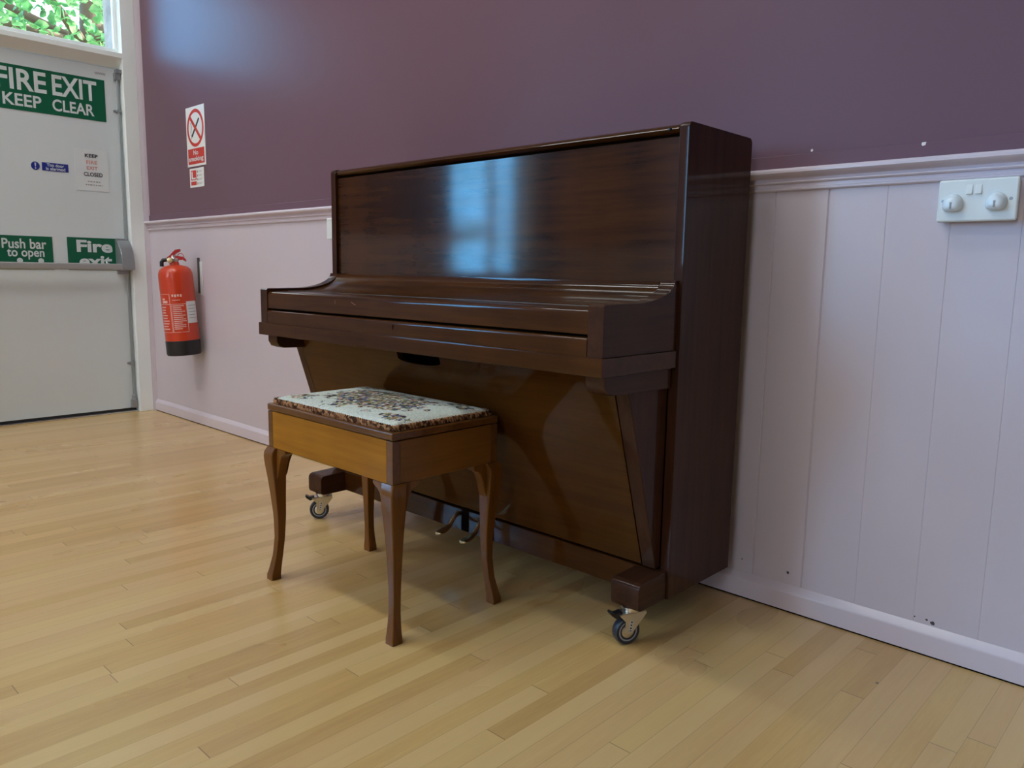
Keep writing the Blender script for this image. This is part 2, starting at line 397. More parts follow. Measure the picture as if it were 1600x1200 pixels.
def text_into(b, body, p0, u, v, rect, depth=0.0006, bold=0.0, mi=0, align='CENTER'):
    """lay lettering into rect=(u0,v0,u1,v1) on the plane p0 + u*U + v*V"""
    cu = bpy.data.curves.new('txt', 'FONT'); cu.body = body; cu.size = 1; cu.align_x = align; cu.offset = bold
    cu.resolution_u = 4
    cu.space_line = 0.9
    to = bpy.data.objects.new('txt', cu); C.objects.link(to)
    dg = bpy.context.evaluated_depsgraph_get(); me = bpy.data.meshes.new_from_object(to.evaluated_get(dg))
    bpy.data.objects.remove(to); bpy.data.curves.remove(cu)
    xs = [w.co.x for w in me.vertices]; ys = [w.co.y for w in me.vertices]
    x0, x1, y0, y1 = min(xs), max(xs), min(ys), max(ys); u = Vector(u); v = Vector(v); n = u.cross(v); p0 = Vector(p0)
    t = bmesh.new(); t.from_mesh(me); bpy.data.meshes.remove(me)
    for w in t.verts:
        a = rect[0] + (w.co.x - x0) / (x1 - x0) * (rect[2] - rect[0]); c = rect[1] + (w.co.y - y0) / (y1 - y0) * (rect[3] - rect[1])
        w.co = p0 + u * a + v * c + n * depth
    b._merge(t, mi)

# ============================================================ THE SETTING
# long wall (y = 0): plum plaster above, painted boards below
b = B(); b.box(-0.3, RX, 0.0, 0.25, 0, RZ)
wall_back = struct(b.out('wall_back', M_PURPLE, smooth=None))
GROOVE0, GP = 3.791, 0.1312
prof = [(0.0, 0.0), (RX, 0.0)]; front = []
x = GROOVE0 - GP * math.floor((GROOVE0 - 0.03) / GP); deep = {GROOVE0: 1}
pts = [(0.0, -0.006)]
while x < RX - 0.05:
    k = round((x - GROOVE0) / GP)
    d, hw = (0.003, 0.0026) if k in (0, 1) else ((0.0003, 0.0012) if k < 0 else (0.0009, 0.0013))
    pts += [(x - hw, -0.006), (x, -0.006 + d), (x + hw, -0.006)]
    x += GP
pts += [(RX, -0.006), (RX, 0.0), (0.0, 0.0)]
b = B(); b.prism(pts, 'z', 0.03, 1.06)
b.out('panelling', M_LILAC, wall_back, smooth=None)
b = B(); b.box(0.0, RX, -0.005, 0.0, 1.095, 1.136, 0.0015, 1)
b.out('painted_batten', M_PURPLE, wall_back, smooth=None)
# dado rail
pr = [(0.0, 1.103), (-0.020, 1.103), (-0.029, 1.1015), (-0.034, 1.096), (-0.034, 1.091), (-0.029, 1.086), (-0.018, 1.083),
      (-0.0125, 1.079), (-0.011, 1.0735), (-0.017, 1.0725), (-0.018, 1.070), (-0.016, 1.0675), (-0.0105, 1.066), (-0.0105, 1.058), (-0.0145, 1.056), (-0.0145, 1.052), (-0.010, 1.049), (0.0, 1.049)]
b = B(); b.prism(pr, 'x', -0.004, RX); struct(b.out('trim_1', M_LILACT, smooth=30), 'pale lilac moulded dado rail along the plum wall')
# skirting
b = B(); b.prism([(0.0, 0.004), (-0.020, 0.004), (-0.020, 0.048), (-0.018, 0.053), (-0.006, 0.068), (0.0, 0.068)], 'x', 0.0, RX)
struct(b.out('baseboard_back', M_LILACT, smooth=25))
b = B(); b.box(0.0, RX, -0.0185, 0.0, 0.0, 0.004); struct(b.out('trim_2', M_GAPSHADE, smooth=None), 'black strip painted as the shade under the skirting')  # black filler, the shade below the skirting put in as colour

# floor, ceiling, other walls
b = B(); b.box(-0.30, RX, RY, 0.0, -0.05, 0.0); struct(b.out('floor', M_FLOOR, smooth=None))
b = B(); b.box(-0.3, RX + 0.3, RY - 0.3, 0.25, RZ, RZ + 0.2); struct(b.out('ceiling', M_CEIL, smooth=None))
b = B(); b.box(RX, RX + 0.3, RY, 0.0, 0, RZ); struct(b.out('wall_right', M_ROOM, smooth=None))
DY0, DY1, TZ = -1.0, -0.035, 2.62      # opening in the end wall (door + fanlight)
def holed(axis, lo, hi, c0, c1, holes, zt):
    bb = B(); cur = lo
    def put(a, d, z0, z1):
        if d - a > 1e-4 and z1 - z0 > 1e-4:
            if axis == 'y': bb.box(c0, c1, a, d, z0, z1)
            else: bb.box(a, d, c0, c1, z0, z1)
    for (a, d, z0, z1) in sorted(holes):
        put(cur, a, 0, zt); put(a, d, 0, z0); put(a, d, z1, zt); cur = d
    put(cur, hi, 0, zt); return bb
struct(holed('y', RY, 0.0, -0.02, 0.0, END_WINS + [(DY0, DY1, 0.0, TZ)], RZ).out('wall_left', M_ROOM, smooth=None))
ow = struct(holed('y', RY - 0.3, 0.25, -0.30, -0.02, END_WINS + [(DY0 + 0.03, -0.082, 0.0, TZ - 0.03)], RZ).out('wall_outer', M_STONE, smooth=None), 'weathered masonry outside the fire door')
struct(holed('x', 0.0, RX, RY - 0.3, RY, FRONT_WINS, RZ).out('wall_front', M_ROOM, smooth=None))
b = B(); b.box(-40, -0.3, -30, 30, -0.25, -0.06); b.box(-0.3, 40, -40, RY - 0.3, -0.25, -0.06); struct(b.out('ground', M_GROUND, smooth=None))

# hall ceiling lights (out of shot): plain battens with a glowing diffuser
def emitter(name, c, k):
    t = NT(name); t.set(Base_Color=(0.8, 0.8, 0.8, 1), Emission_Color=(*c, 1), Emission_Strength=k); return t.m
M_GLOW = emitter('lit lamp diffuser', (0.92, 0.99, 1.0), 14.5)
for lx, where in ((0.9, 'nearest the fire door'), (2.7, 'above the piano stool')):
    for ly, row in ((-1.7, 'in the row by the plum wall'), (-3.5, 'in the row by the windows')):
        q = B(); q.box(lx - 0.75, lx + 0.75, ly - 0.13, ly + 0.13, RZ - 0.05, RZ, 0.004, 1)
        lt = ro('ceiling_light', q, M_WHITE, 'long white ceiling light ' + where + ', ' + row, 'ceiling light', (lx, ly, RZ - 0.05), 'ceiling lights of the hall')
        q = B(); q.box(lx - 0.72, lx + 0.72, ly - 0.11, ly + 0.11, RZ - 0.075, RZ - 0.05, 0.01, 2); q.out('diffuser', M_GLOW, lt)

# hall windows (out of shot, they light the room and reflect in the piano)
def hall_window(n, axis, a, d, z0, z1, c):
    f = B(); t = 0.045
    def bar(u0, u1, q0, q1, dep=0.05):
        if axis == 'y': f.box(c - dep, c, u0, u1, q0, q1, 0.004, 1)
        else: f.box(u0, u1, c - dep, c, q0, q1, 0.004, 1)
    bar(a, d, z0, z0 + t); bar(a, d, z1 - t, z1); bar(a, a + t, z0, z1); bar(d - t, d, z0, z1)
    m = (a + d) / 2
    bar(m - 0.03, m + 0.03, z0, z1); bar(a, d, z0 + (z1 - z0) * 0.62, z0 + (z1 - z0) * 0.62 + 0.04)
    w = struct(f.out('window_%d' % n, M_WHITE, smooth=30))
    p = B()
    if axis == 'y': p.box(c - 0.028, c - 0.024, a + t, d - t, z0 + t, z1 - t)
    else: p.box(a + t, d - t, c - 0.028, c - 0.024, z0 + t, z1 - t)
    p.out('pane', M_GLASS, w, smooth=None)
hall_window(2, 'y', *END_WINS[0], -0.05)
for i, q in enumerate(FRONT_WINS): hall_window(3 + i, 'x', *q, RY - 0.05)

# door frame and fanlight
b = B()
b.box(-0.085, 0.003, -0.104, -0.030, 0.0, TZ, 0.003)                       # right jamb
b.box(-0.085, 0.003, DY0, DY0 + 0.05, 0.0, TZ, 0.003)                      # left jamb
b.prism([(0.003, 2.004), (0.003, 1.980), (-0.050, 1.932), (-0.085, 1.932), (-0.085, 2.016), (-0.04, 2.016)], 'y', DY0 + 0.05, -0.104)
b.box(-0.085, 0.003, DY0 + 0.05, -0.104, TZ - 0.05, TZ, 0.003)
b.box(-0.085, -0.060, -0.1125, -0.104, 0.012, 1.932)                       # stop
df = struct(b.out('trim_3', M_WHITE, smooth=30), 'white gloss frame round the fire door')
b = B(); b.prism([(-0.02, -0.0302), (0.004, -0.0302), (0.010, -0.012), (0.012, 0.0), (-0.02, 0.0)], 'z', 0.0, RZ)
b.bm.verts.ensure_lookup_table()
struct(b.out('trim_4', M_LILACT, smooth=None), 'thin cover strip between door frame and plum wall')
b = B()
for q in ((DY0 + 0.05, -0.104, 2.016, 2.036), (DY0 + 0.05, -0.104, TZ - 0.07, TZ - 0.05), (-0.122, -0.104, 2.036, TZ - 0.07), (DY0 + 0.05, DY0 + 0.07, 2.036, TZ - 0.07)):
    b.box(-0.075, -0.05, q[0], q[1], q[2], q[3], 0.003, 1)
w1 = struct(b.out('window_1', M_WHITE, smooth=30), 'clear fanlight over the fire door')
b = B(); b.box(-0.065, -0.061, DY0 + 0.06, -0.115, 2.03, TZ - 0.06); b.out('pane', M_GLASS, w1, smooth=None)

# the fire door
DX = -0.053
b = B(); b.box(DX - 0.045, DX, DY0 + 0.052, -0.106, 0.020, 1.929, 0.002, 1)
door = struct(b.out('door_1', M_DOOR, smooth=30), 'white flush fire door with grey push bar')
b = B(); b.box(DX - 0.04, DX - 0.004, DY0 + 0.052, -0.106, 0.004, 0.021); b.out('brush_seal', M_BLACK, door, smooth=None)
b = B(); b.prism([(DX - 0.05, 0.0), (0.0, 0.0), (-0.006, 0.006), (DX - 0.03, 0.008), (DX - 0.05, 0.008)], 'y', DY0 + 0.05, -0.104) if False else b.box(DX - 0.06, -0.022, DY0 + 0.05, -0.104, 0.0, 0.006, 0.002, 1)
struct(b.out('trim_5', M_CHROME, smooth=None), 'metal threshold strip under the fire door')
# panic bolt: bar, end housing, rods and keeps are parts of the door
b = B(); b.box(0.018, 0.046, DY0 + 0.07, -0.165, 0.822, 0.858, 0.008, 3); bar_ = b.out('push_bar', M_BAR, door)
b = B()
b.prism([(DX, 0.815), (0.048, 0.825), (0.05, 0.862), (0.030, 0.93), (-0.02, 0.985), (DX, 0.995)], 'y', -0.178, -0.108, 0.006)
hs = b.out('bolt_housing', M_STEEL, door)
b = B(); b.box(DX, DX + 0.018, -0.176, -0.110, 0.80, 1.0, 0.003); b.out('back_plate', M_STEEL, hs)
for z0, z1 in ((0.995, 1.875), (0.055, 0.80)):
    b = B(); b.tube([(DX + 0.014, -0.122, z0), (DX + 0.014, -0.122, z1)], 0.0065, 12); b.out('bolt_rod', M_STEEL, door)
for z in (1.70, 0.285):
    b = B(); b.box(DX, DX + 0.024, -0.134, -0.110, z - 0.009, z + 0.009, 0.003); b.box(DX, DX + 0.006, -0.146, -0.107, z - 0.006, z + 0.006, 0.002)
    b.out('rod_guide', M_STEEL, door)
b = B(); b.box(DX, DX + 0.030, -0.138, -0.108, 1.865, 1.905, 0.004); b.box(DX + 0.002, DX + 0.04, -0.132, -0.092, 1.900, 1.922, 0.003); b.out('top_keep', M_STEEL, door)
b = B(); b.box(DX, DX + 0.030, -0.140, -0.108, 0.022, 0.07, 0.005); b.lathe([(0.012, 0), (0.012, 0.03), (0.008, 0.034)], (DX + 0.014, -0.122, 0.065)); b.out('bottom_keep', M_STEEL, door)

# ============================================================ SIGNS ON THE DOOR
UD, VD = (0, 1, 0), (0, 0, 1)     # reading direction on the door: +y is to the right
def door_sign(name, y0, y1, z0, z1, mat, label, cat='sign', th=0.002):
    bb = B(); bb.box(DX + 0.0002, DX + th, y0, y1, z0, z1)
    return ro(name, bb, mat, label, cat, (DX, (y0 + y1) / 2, z0), smooth=None)
XS = DX + 0.0022
sg = door_sign('fire_exit_sign', -0.800, -0.186, 1.634, 1.856, M_GREEN, 'wide green sign reading FIRE EXIT KEEP CLEAR, high on the white door')
b = B()
text_into(b, 'FIRE', (XS, 0, 0), UD, VD, (-0.705, 1.735, -0.475, 1.840), bold=0.022)
text_into(b, 'EXIT', (XS, 0, 0), UD, VD, (-0.448, 1.735, -0.228, 1.840), bold=0.022)
text_into(b, 'KEEP', (XS, 0, 0), UD, VD, (-0.680, 1.655, -0.503, 1.716), bold=0.02)
text_into(b, 'CLEAR', (XS, 0, 0), UD, VD, (-0.452, 1.655, -0.246, 1.716), bold=0.02)
b.out('lettering', M_LETTER, sg, smooth=None)

sg = door_sign('push_bar_sign', -0.770, -0.496, 0.820, 0.995, M_GREEN, 'green sign reading Push bar to open, behind the grey push bar')
b = B()
text_into(b, 'Push bar', (XS, 0, 0), UD, VD, (-0.733, 0.928, -0.526, 0.980), bold=0.02)
text_into(b, 'to open', (XS, 0, 0), UD, VD, (-0.712, 0.872, -0.538, 0.926), bold=0.02)
b.out('lettering', M_LETTER, sg, smooth=None)
for yc in (-0.655, -0.556):
    b = B(); b.prism([(yc + 0.014 * math.cos(a), 0.866 + 0.014 * math.sin(a)) for a in [i * PI / 8 for i in range(16)]], 'x', XS - 0.001, XS)
    b.prism([(yc - 0.007, 0.855), (yc - 0.007, 0.838), (yc - 0.016, 0.838), (yc, 0.822), (yc + 0.016, 0.838), (yc + 0.007, 0.838), (yc + 0.007, 0.855)], 'x', XS - 0.001, XS)
    b.out('arrow_symbol', M_LETTER, sg, smooth=None)

sg = door_sign('fire_exit_sign', -0.424, -0.153, 0.820, 0.998, M_GREEN, 'small green sign reading Fire exit, its lower word cut by the push bar')
b = B()
text_into(b, 'Fire', (XS, 0, 0), UD, VD, (-0.378, 0.918, -0.192, 0.985), bold=0.035)
text_into(b, 'exit', (XS, 0, 0), UD, VD, (-0.368, 0.838, -0.196, 0.900), bold=0.035)
b.out('lettering', M_LETTER, sg, smooth=None)

sg = door_sign('door_notice', -0.360, -0.190, 1.254, 1.478, M_WPAPER, 'white laminated notice reading KEEP FIRE EXIT CLOSED, on the white door', 'notice')
b = B(); text_into(b, 'KEEP', (XS, 0, 0), UD, VD, (-0.308, 1.433, -0.242, 1.452), bold=0.03); b.out('keep_lettering', M_SBLACK, sg, smooth=None)
b = B(); text_into(b, 'CLOSED', (XS, 0, 0), UD, VD, (-0.318, 1.332, -0.222, 1.354), bold=0.02)
b.out('closed_lettering', M_SBLACK, sg, smooth=None)
b = B(); text_into(b, 'FIRE', (XS, 0, 0), UD, VD, (-0.302, 1.398, -0.246, 1.418), bold=0.02); text_into(b, 'EXIT', (XS, 0, 0), UD, VD, (-0.302, 1.367, -0.246, 1.386), bold=0.02)
b.out('red_lettering', M_FADED, sg, smooth=None)
b = B()
random.seed(3)
for z, y0, y1 in ((1.304, -0.300, -0.236), (1.286, -0.312, -0.224)):
    y = y0
    while y < y1:
        w = random.uniform(0.006, 0.016); b.box(XS - 0.0003, XS, y, min(y + w, y1), z - 0.003, z + 0.003); y += w + 0.004
b.out('small_print', M_GREYINK, sg, smooth=None)

sg = door_sign('alarm_label', -0.521, -0.394, 1.341, 1.383, M_SBLUE, 'small blue label reading This door is alarmed, left of the white notice', 'label')
b = B(); text_into(b, 'This door', (XS, 0, 0), UD, VD, (-0.498, 1.363, -0.415, 1.379), bold=0.02); text_into(b, 'is alarmed', (XS, 0, 0), UD, VD, (-0.503, 1.345, -0.410, 1.361), bold=0.02)
b.out('lettering', M_LETTER, sg, smooth=None)
b = B(); b.prism([(-0.552 + 0.0205 * math.cos(i * PI / 14), 1.361 + 0.0215 * math.sin(i * PI / 14)) for i in range(28)], 'x', DX + 0.0002, DX + 0.002)
sg = ro('warning_disc', b, M_SBLUE, 'round blue sticker with a white exclamation mark, beside the alarm label', 'sticker', (DX, -0.552, 1.34), smooth=None)
b = B(); b.prism([(-0.556, 1.377), (-0.548, 1.377), (-0.550, 1.357), (-0.554, 1.357)], 'x', XS - 0.001, XS)
b.prism([(-0.552 + 0.0035 * math.cos(i * PI / 6), 1.349 + 0.0035 * math.sin(i * PI / 6)) for i in range(12)], 'x', XS - 0.001, XS)
b.out('exclamation_mark', M_LETTER, sg, smooth=None)
b = B(); b.tube([(XS - 0.001, -0.232 + 0.0018 * i, 1.888 + 0.008 * math.sin(i * 1.3) * (0.4 + 0.6 * abs(math.sin(i * 0.7)))) for i in range(31)], 0.001, 5)
b.out('pencil_scribble', M_GREYINK, door, smooth=None)

# ============================================================ SIGNS ON THE LONG WALL
UW, VW = (1, 0, 0), (0, 0, 1)
b = B(); b.box(0.537, 0.745, -0.0025, -0.0002, 1.363, 1.660)
sg = ro('no_smoking_sign', b, M_SIGNW, 'white and red No smoking sign on the plum wall', 'sign', (0.641, 0, 1.363), smooth=None)
YW = -0.0027
cx, cz, ro_, ri_ = 0.641, 1.553, 0.094, 0.077
b = B(); n = 40
for i in range(n):
    a, d = 2 * PI * i / n, 2 * PI * (i + 1) / n
    b.face([(cx + ri_ * math.cos(a), YW, cz + ri_ * math.sin(a)), (cx + ro_ * math.cos(a), YW, cz + ro_ * math.sin(a)), (cx + ro_ * math.cos(d), YW, cz + ro_ * math.sin(d)), (cx + ri_ * math.cos(d), YW, cz + ri_ * math.sin(d))])
c_, s_ = math.cos(-PI / 4), math.sin(-PI / 4)
b.face([(cx + c_ * p - s_ * q, YW - 0.0003, cz + s_ * p + c_ * q) for p, q in ((-0.085, -0.009), (0.085, -0.009), (0.085, 0.009), (-0.085, 0.009))])
bmesh.ops.remove_doubles(b.bm, verts=b.bm.verts[:], dist=1e-5)
b.out('prohibition_ring', M_SRED, sg, smooth=None)
b = B(); c_, s_ = math.cos(PI / 4), math.sin(PI / 4)
b.face([(cx + c_ * p - s_ * q, YW - 0.0001, cz + s_ * p + c_ * q) for p, q in ((-0.058, -0.007), (0.062, -0.007), (0.062, 0.007), (-0.058, 0.007))])
b.out('cigarette_symbol', M_SBLACK, sg, smooth=None)
b = B()
b.tube([(cx - 0.045, YW, cz - 0.052), (cx - 0.052, YW, cz - 0.02), (cx - 0.042, YW, cz + 0.005), (cx - 0.05, YW, cz + 0.03)], 0.002, 6)
b.out('smoke_symbol', M_GREYINK, sg, smooth=None)
b = B(); b.box(0.549, 0.733, YW - 0.0006, YW + 0.0003, 1.374, 1.452); rp = b.out('red_panel', M_SRED, sg, smooth=None)
b = B(); text_into(b, 'No', (0, YW - 0.0008, 0), UW, VW, (0.612, 1.419, 0.666, 1.443), bold=0.02); text_into(b, 'smoking', (0, YW - 0.0008, 0), UW, VW, (0.560, 1.381, 0.722, 1.413), bold=0.02)
b.out('lettering', M_LETTER, rp, smooth=None)

b = B(); b.box(0.556, 0.716, -0.0025, -0.0002, 1.257, 1.353)
sg = ro('extinguisher_sign', b, M_SIGNW, 'small white and red extinguisher notice below the No smoking sign', 'sign', (0.636, 0, 1.257), smooth=None)
b = B(); b.box(0.570, 0.632, YW - 0.0004, YW + 0.0003, 1.294, 1.343); b.box(0.570, 0.632, YW - 0.0004, YW + 0.0003, 1.268, 1.287); rp = b.out('red_panel', M_SRED, sg, smooth=None)
b = B(); b.box(0.578, 0.592, YW - 0.0008, YW - 0.0003, 1.299, 1.336); b.box(0.590, 0.624, YW - 0.0008, YW - 0.0003, 1.298, 1.306); b.box(0.582, 0.588, YW - 0.0008, YW - 0.0003, 1.334, 1.340)
b.out('extinguisher_symbol', M_LETTER, rp, smooth=None)
b = B()
for z in (1.335, 1.315, 1.296, 1.275):
    b.box(0.640, 0.652, YW - 0.0003, YW, z - 0.006, z + 0.005)
    for k in range(2): b.box(0.660, 0.700 - 0.008 * k, YW - 0.0003, YW, z + 0.002 - 0.006 * k, z + 0.004 - 0.006 * k)
b.out('small_print', M_GREYINK, sg, smooth=None)

# ============================================================ FIRE EXTINGUISHER
EX = Vector((0.612, -0.113, 0.0)); ER = 0.084
fe = thing('fire_extinguisher', (EX.x, EX.y, 0.39), 'red fire extinguisher with black base hung on the lilac wall by the door', 'fire extinguisher')
LEAN = Matrix.Translation((EX.x, EX.y, 0.62)) @ Matrix.Rotation(math.radians(3.2), 4, 'X') @ Matrix.Rotation(math.radians(-1.6), 4, 'Y') @ Matrix.Translation((-EX.x, -EX.y, -0.62))
b = B(); b.lathe([(ER, 0.462), (ER, 0.79), (ER * 0.985, 0.812), (ER * 0.9, 0.832), (ER * 0.72, 0.846), (ER * 0.45, 0.853), (0.024, 0.856), (0.022, 0.872)], EX, seg=48)
cyl = b.out('cylinder', M_RED, fe, xf=LEAN)
b = B(); b.lathe([(ER * 0.9, 0.392), (ER * 0.97, 0.390), (ER * 1.012, 0.396), (ER * 1.015, 0.466), (ER * 0.99, 0.468)], EX, seg=48); b.out('base_cup', M_BLACK, fe, xf=LEAN)
b = B(); b.lathe([(0.022, 0.868), (0.022, 0.876), (0.026, 0.878), (0.026, 0.888), (0.017, 0.892), (0.015, 0.905)], EX, seg=24)
b.tube([EX + Vector((-0.005, -0.01, 0.882)), EX + Vector((-0.018, -0.03, 0.884))], 0.009, 12); b.out('valve', M_CHROME, fe, xf=LEAN)
# squeeze levers (upper one rises to the right)
b = B()
def lever(pts, w):
    rings = []
    for (a, z), h in pts:
        d = Vector((0.5, 0.866, 0)); p = EX + d * a + Vector((0, 0, z)); q = Vector((-d.y, d.x, 0)) * w
        rings.append([p - q - Vector((0, 0, h)), p + q - Vector((0, 0, h)), p + q + Vector((0, 0, h)), p - q + Vector((0, 0, h))])
    return rings
b.loft(lever([((-0.03, 0.888), 0.008), ((-0.014, 0.896), 0.011), ((-0.002, 0.908), 0.012), ((0.012, 0.922), 0.010), ((0.036, 0.930), 0.006)], 0.014)); b.out('upper_lever', M_DRED, fe, xf=LEAN)
b = B(); b.loft(lever([((-0.01, 0.893), 0.005), ((0.02, 0.893), 0.008), ((0.045, 0.888), 0.008), ((0.058, 0.876), 0.006)], 0.014)); b.out('lower_lever', M_DRED, fe, xf=LEAN)
b = B(); b.tube([EX + Vector((0.018 + 0.0 * math.cos(a), 0.03 + 0.016 * math.cos(a), 0.897 + 0.016 * math.sin(a))) for a in [i * PI / 8 for i in range(16)]], 0.0018, 6, closed=True); b.out('safety_pin', M_SRED, fe, xf=LEAN)
b = B(); b.lathe([(0.0, 0), (0.014, 0.001), (0.014, 0.012), (0.0, 0.013)], EX + Vector((0.012, -0.022, 0.880)), (0.7, -0.7, 0), 20); b.out('pressure_gauge', M_BRASS, fe, xf=LEAN)
b = B(); b.tube([EX + Vector(p) for p in ((-0.016, -0.028, 0.884), (-0.026, -0.044, 0.882), (-0.031, -0.051, 0.872), (-0.032, -0.052, 0.850))], 0.010, 12); b.out('hose', M_BLACK, fe, xf=LEAN)
# printed labels
b = B(); b.arcpatch(EX, ER, 2, 48, 0.556, 0.668); lb = b.out('service_label', M_WPAPER, fe, xf=LEAN)
b = B()
for k in range(5): b.arcpatch(EX, ER + 0.0008, 8, 40 - 5 * (k % 2), 0.645 - 0.016 * k, 0.648 - 0.016 * k, 0.0003)
b.out('small_print', M_GREYINK, lb, xf=LEAN)
b = B(); LW = 0.0022
def outline(a0, a1, z0, z1):
    b.arcpatch(EX, ER, a0, a1, z0, z0 + LW); b.arcpatch(EX, ER, a0, a1, z1 - LW, z1); b.arcpatch(EX, ER, a0, a0 + 1.5, z0, z1, n=1); b.arcpatch(EX, ER, a1 - 1.5, a1, z0, z1, n=1)
outline(-112, -52, 0.512, 0.710); outline(-50, 2, 0.512, 0.658)
b.arcpatch(EX, ER, -112, -52, 0.656, 0.659)
b.arcpatch(EX, ER, -84, -62, 0.664, 0.676); b.arcpatch(EX, ER, -84, -72, 0.680, 0.688)
random.seed(5)
for k in range(9): b.arcpatch(EX, ER, -98 + random.uniform(0, 4), -60 - random.uniform(0, 14), 0.640 - 0.014 * k, 0.645 - 0.014 * k)
for k in range(13): b.arcpatch(EX, ER, -45, -3 - random.uniform(0, 16), 0.646 - 0.0098 * k, 0.6505 - 0.0098 * k)
for k in range(4): b.arcpatch(EX, ER, -44 + k * 9, -38 + k * 9, 0.695 - 0.002 * (k % 2), 0.707)
b.arcpatch(EX, ER, -44, -18, 0.676, 0.679)
il = b.out('instruction_print', M_PINKINK, fe, xf=LEAN)
# wall hook
b = B(); b.box(0.640, 0.668, -0.010, -0.006, 0.70, 0.875, 0.001, 1)
br = ro('wall_bracket', b, M_PLASTIC, 'white hanging bracket on the lilac wall behind the red extinguisher', 'bracket', (0.654, -0.006, 0.70))
b = B(); b.box(0.634, 0.6385, -0.020, -0.006, 0.71, 0.895, 0.0015, 1); b.out('hook_strap', M_STRAP, br)

# ============================================================ SOCKETS ON THE LONG WALL
def socket(x0, z0, label, full=True):
    r = thing('wall_socket', (x0 + 0.073, -0.006, z0), label, 'socket')
    q = B(); q.box(x0 + 0.003, x0 + 0.143, -0.024, -0.006, z0 + 0.003, z0 + 0.083, 0.002, 1); q.out('back_box', M_PLASTIC, r)
    q = B(); q.box(x0, x0 + 0.146, -0.034, -0.022, z0, z0 + 0.086, 0.0045, 3); q.out('faceplate', M_PLASTIC, r)
    if full:
        for u in (0.4, 0.515):
            q = B(); xx = x0 + 0.146 * u; q.hexa([(xx - 0.0055, -0.034, z0 + 0.056), (xx + 0.0055, -0.034, z0 + 0.056), (xx + 0.0055, -0.030, z0 + 0.056), (xx - 0.0055, -0.030, z0 + 0.056),
                    (xx - 0.0055, -0.0345, z0 + 0.074), (xx + 0.0055, -0.0345, z0 + 0.074), (xx + 0.0055, -0.030, z0 + 0.074), (xx - 0.0055, -0.030, z0 + 0.074)][:0] or
                   [(xx - 0.0058, -0.0385, z0 + 0.055), (xx + 0.0058, -0.0385, z0 + 0.055), (xx + 0.0058, -0.032, z0 + 0.055), (xx - 0.0058, -0.032, z0 + 0.055),
                    (xx - 0.0058, -0.0346, z0 + 0.074), (xx + 0.0058, -0.0346, z0 + 0.074), (xx + 0.0058, -0.032, z0 + 0.074), (xx - 0.0058, -0.032, z0 + 0.074)], 0.0008)
            q.out('switch_rocker', M_PLASTIC, r)
        for u, v in ((0.075, 0.5), (0.915, 0.5)):
            q = B(); q.lathe([(0.0034, -0.0002), (0.0034, 0.0006), (0.002, 0.0008)], (x0 + 0.146 * u, -0.034, z0 + 0.086 * v), (0, -1, 0), 16); q.out('screw', M_STEEL, r)
    return r
SX, SZ = 4.163, 0.963
socket(SX, SZ, 'white double wall socket below the dado rail, with two plugged-in covers')
for u, lab in ((0.205, 'rounded white safety cover in the left hole of the double socket'), (0.745, 'rounded white safety cover in the right hole of the double socket')):
    xc = SX + 0.146 * u; zc = SZ + 0.036
    b = B(); rings = []
    for k in range(9):
        f = k / 8; dep = 0.019 * math.sin(f * PI / 2); sc = math.cos(f * PI / 2) ** 0.7 if k < 8 else 0.02
        ring = []
        for i in range(36):
            a = 2 * PI * i / 36; rx, rz = 0.0195, 0.0215 if math.sin(a) > 0 else 0.0155
            ca, sa = math.cos(a), math.sin(a)
            if sa < 0: ca = math.copysign(abs(ca) ** 0.6, ca); sa = -abs(sa) ** 0.8
            ring.append((xc + rx * sc * ca, -0.034 - dep, zc - 0.004 * f + rz * sc * sa))
        rings.append(ring)
    b.loft(rings)
    cv = ro('socket_cover', b, M_DOME, lab, 'socket cover', (xc, -0.034, zc), 'safety covers in the double socket', smooth=60)
    b = B(); b.box(xc - 0.0022, xc + 0.0022, -0.0535, -0.045, zc - 0.010, zc + 0.003, 0.0008, 1); b.out('finger_slot', M_GREYINK, cv)
socket(1.868, 0.967, 'white wall socket almost hidden behind the left end of the piano', False)

# ============================================================ PIANO
PX, PYF, PW, PD, ZT, ZB = 3.7534, -0.3576, 1.3596, 0.2885, 1.1722, 0.0924
PL = PX - PW; PB = PYF + PD; TH = 0.025; XM = (PX + PL) / 2
piano = thing('upright_piano', (XM, PYF, 0.0), 'dark brown mahogany upright piano with its lid closed, against the lilac wall', 'piano')
def rounded(y0, y1, z0, z1, rf, rb, n=5):
    P = [(y0, z0)]
    P += [(y0 + rf - rf * math.cos(a), z1 - rf + rf * math.sin(a)) for a in [i * PI / 2 / n for i in range(n + 1)]]
    P += [(y1 - rb + rb * math.sin(a), z1 - rb + rb * math.cos(a)) for a in [i * PI / 2 / n for i in range(n + 1)]]
    return P + [(y1, z0)]
for x0 in (PL, PX - TH):
    b = B(); b.prism(rounded(PYF, PB, ZB, ZT, 0.012, 0.014), 'x', x0, x0 + TH, 0.0018, 2); b.out('side_panel', M_PZ, piano)
b = B(); b.box(PL + TH, PX - TH, PB - 0.02, PB - 0.004, ZB + 0.02, ZT - 0.03); b.out('back_panel', M_PZ, piano)
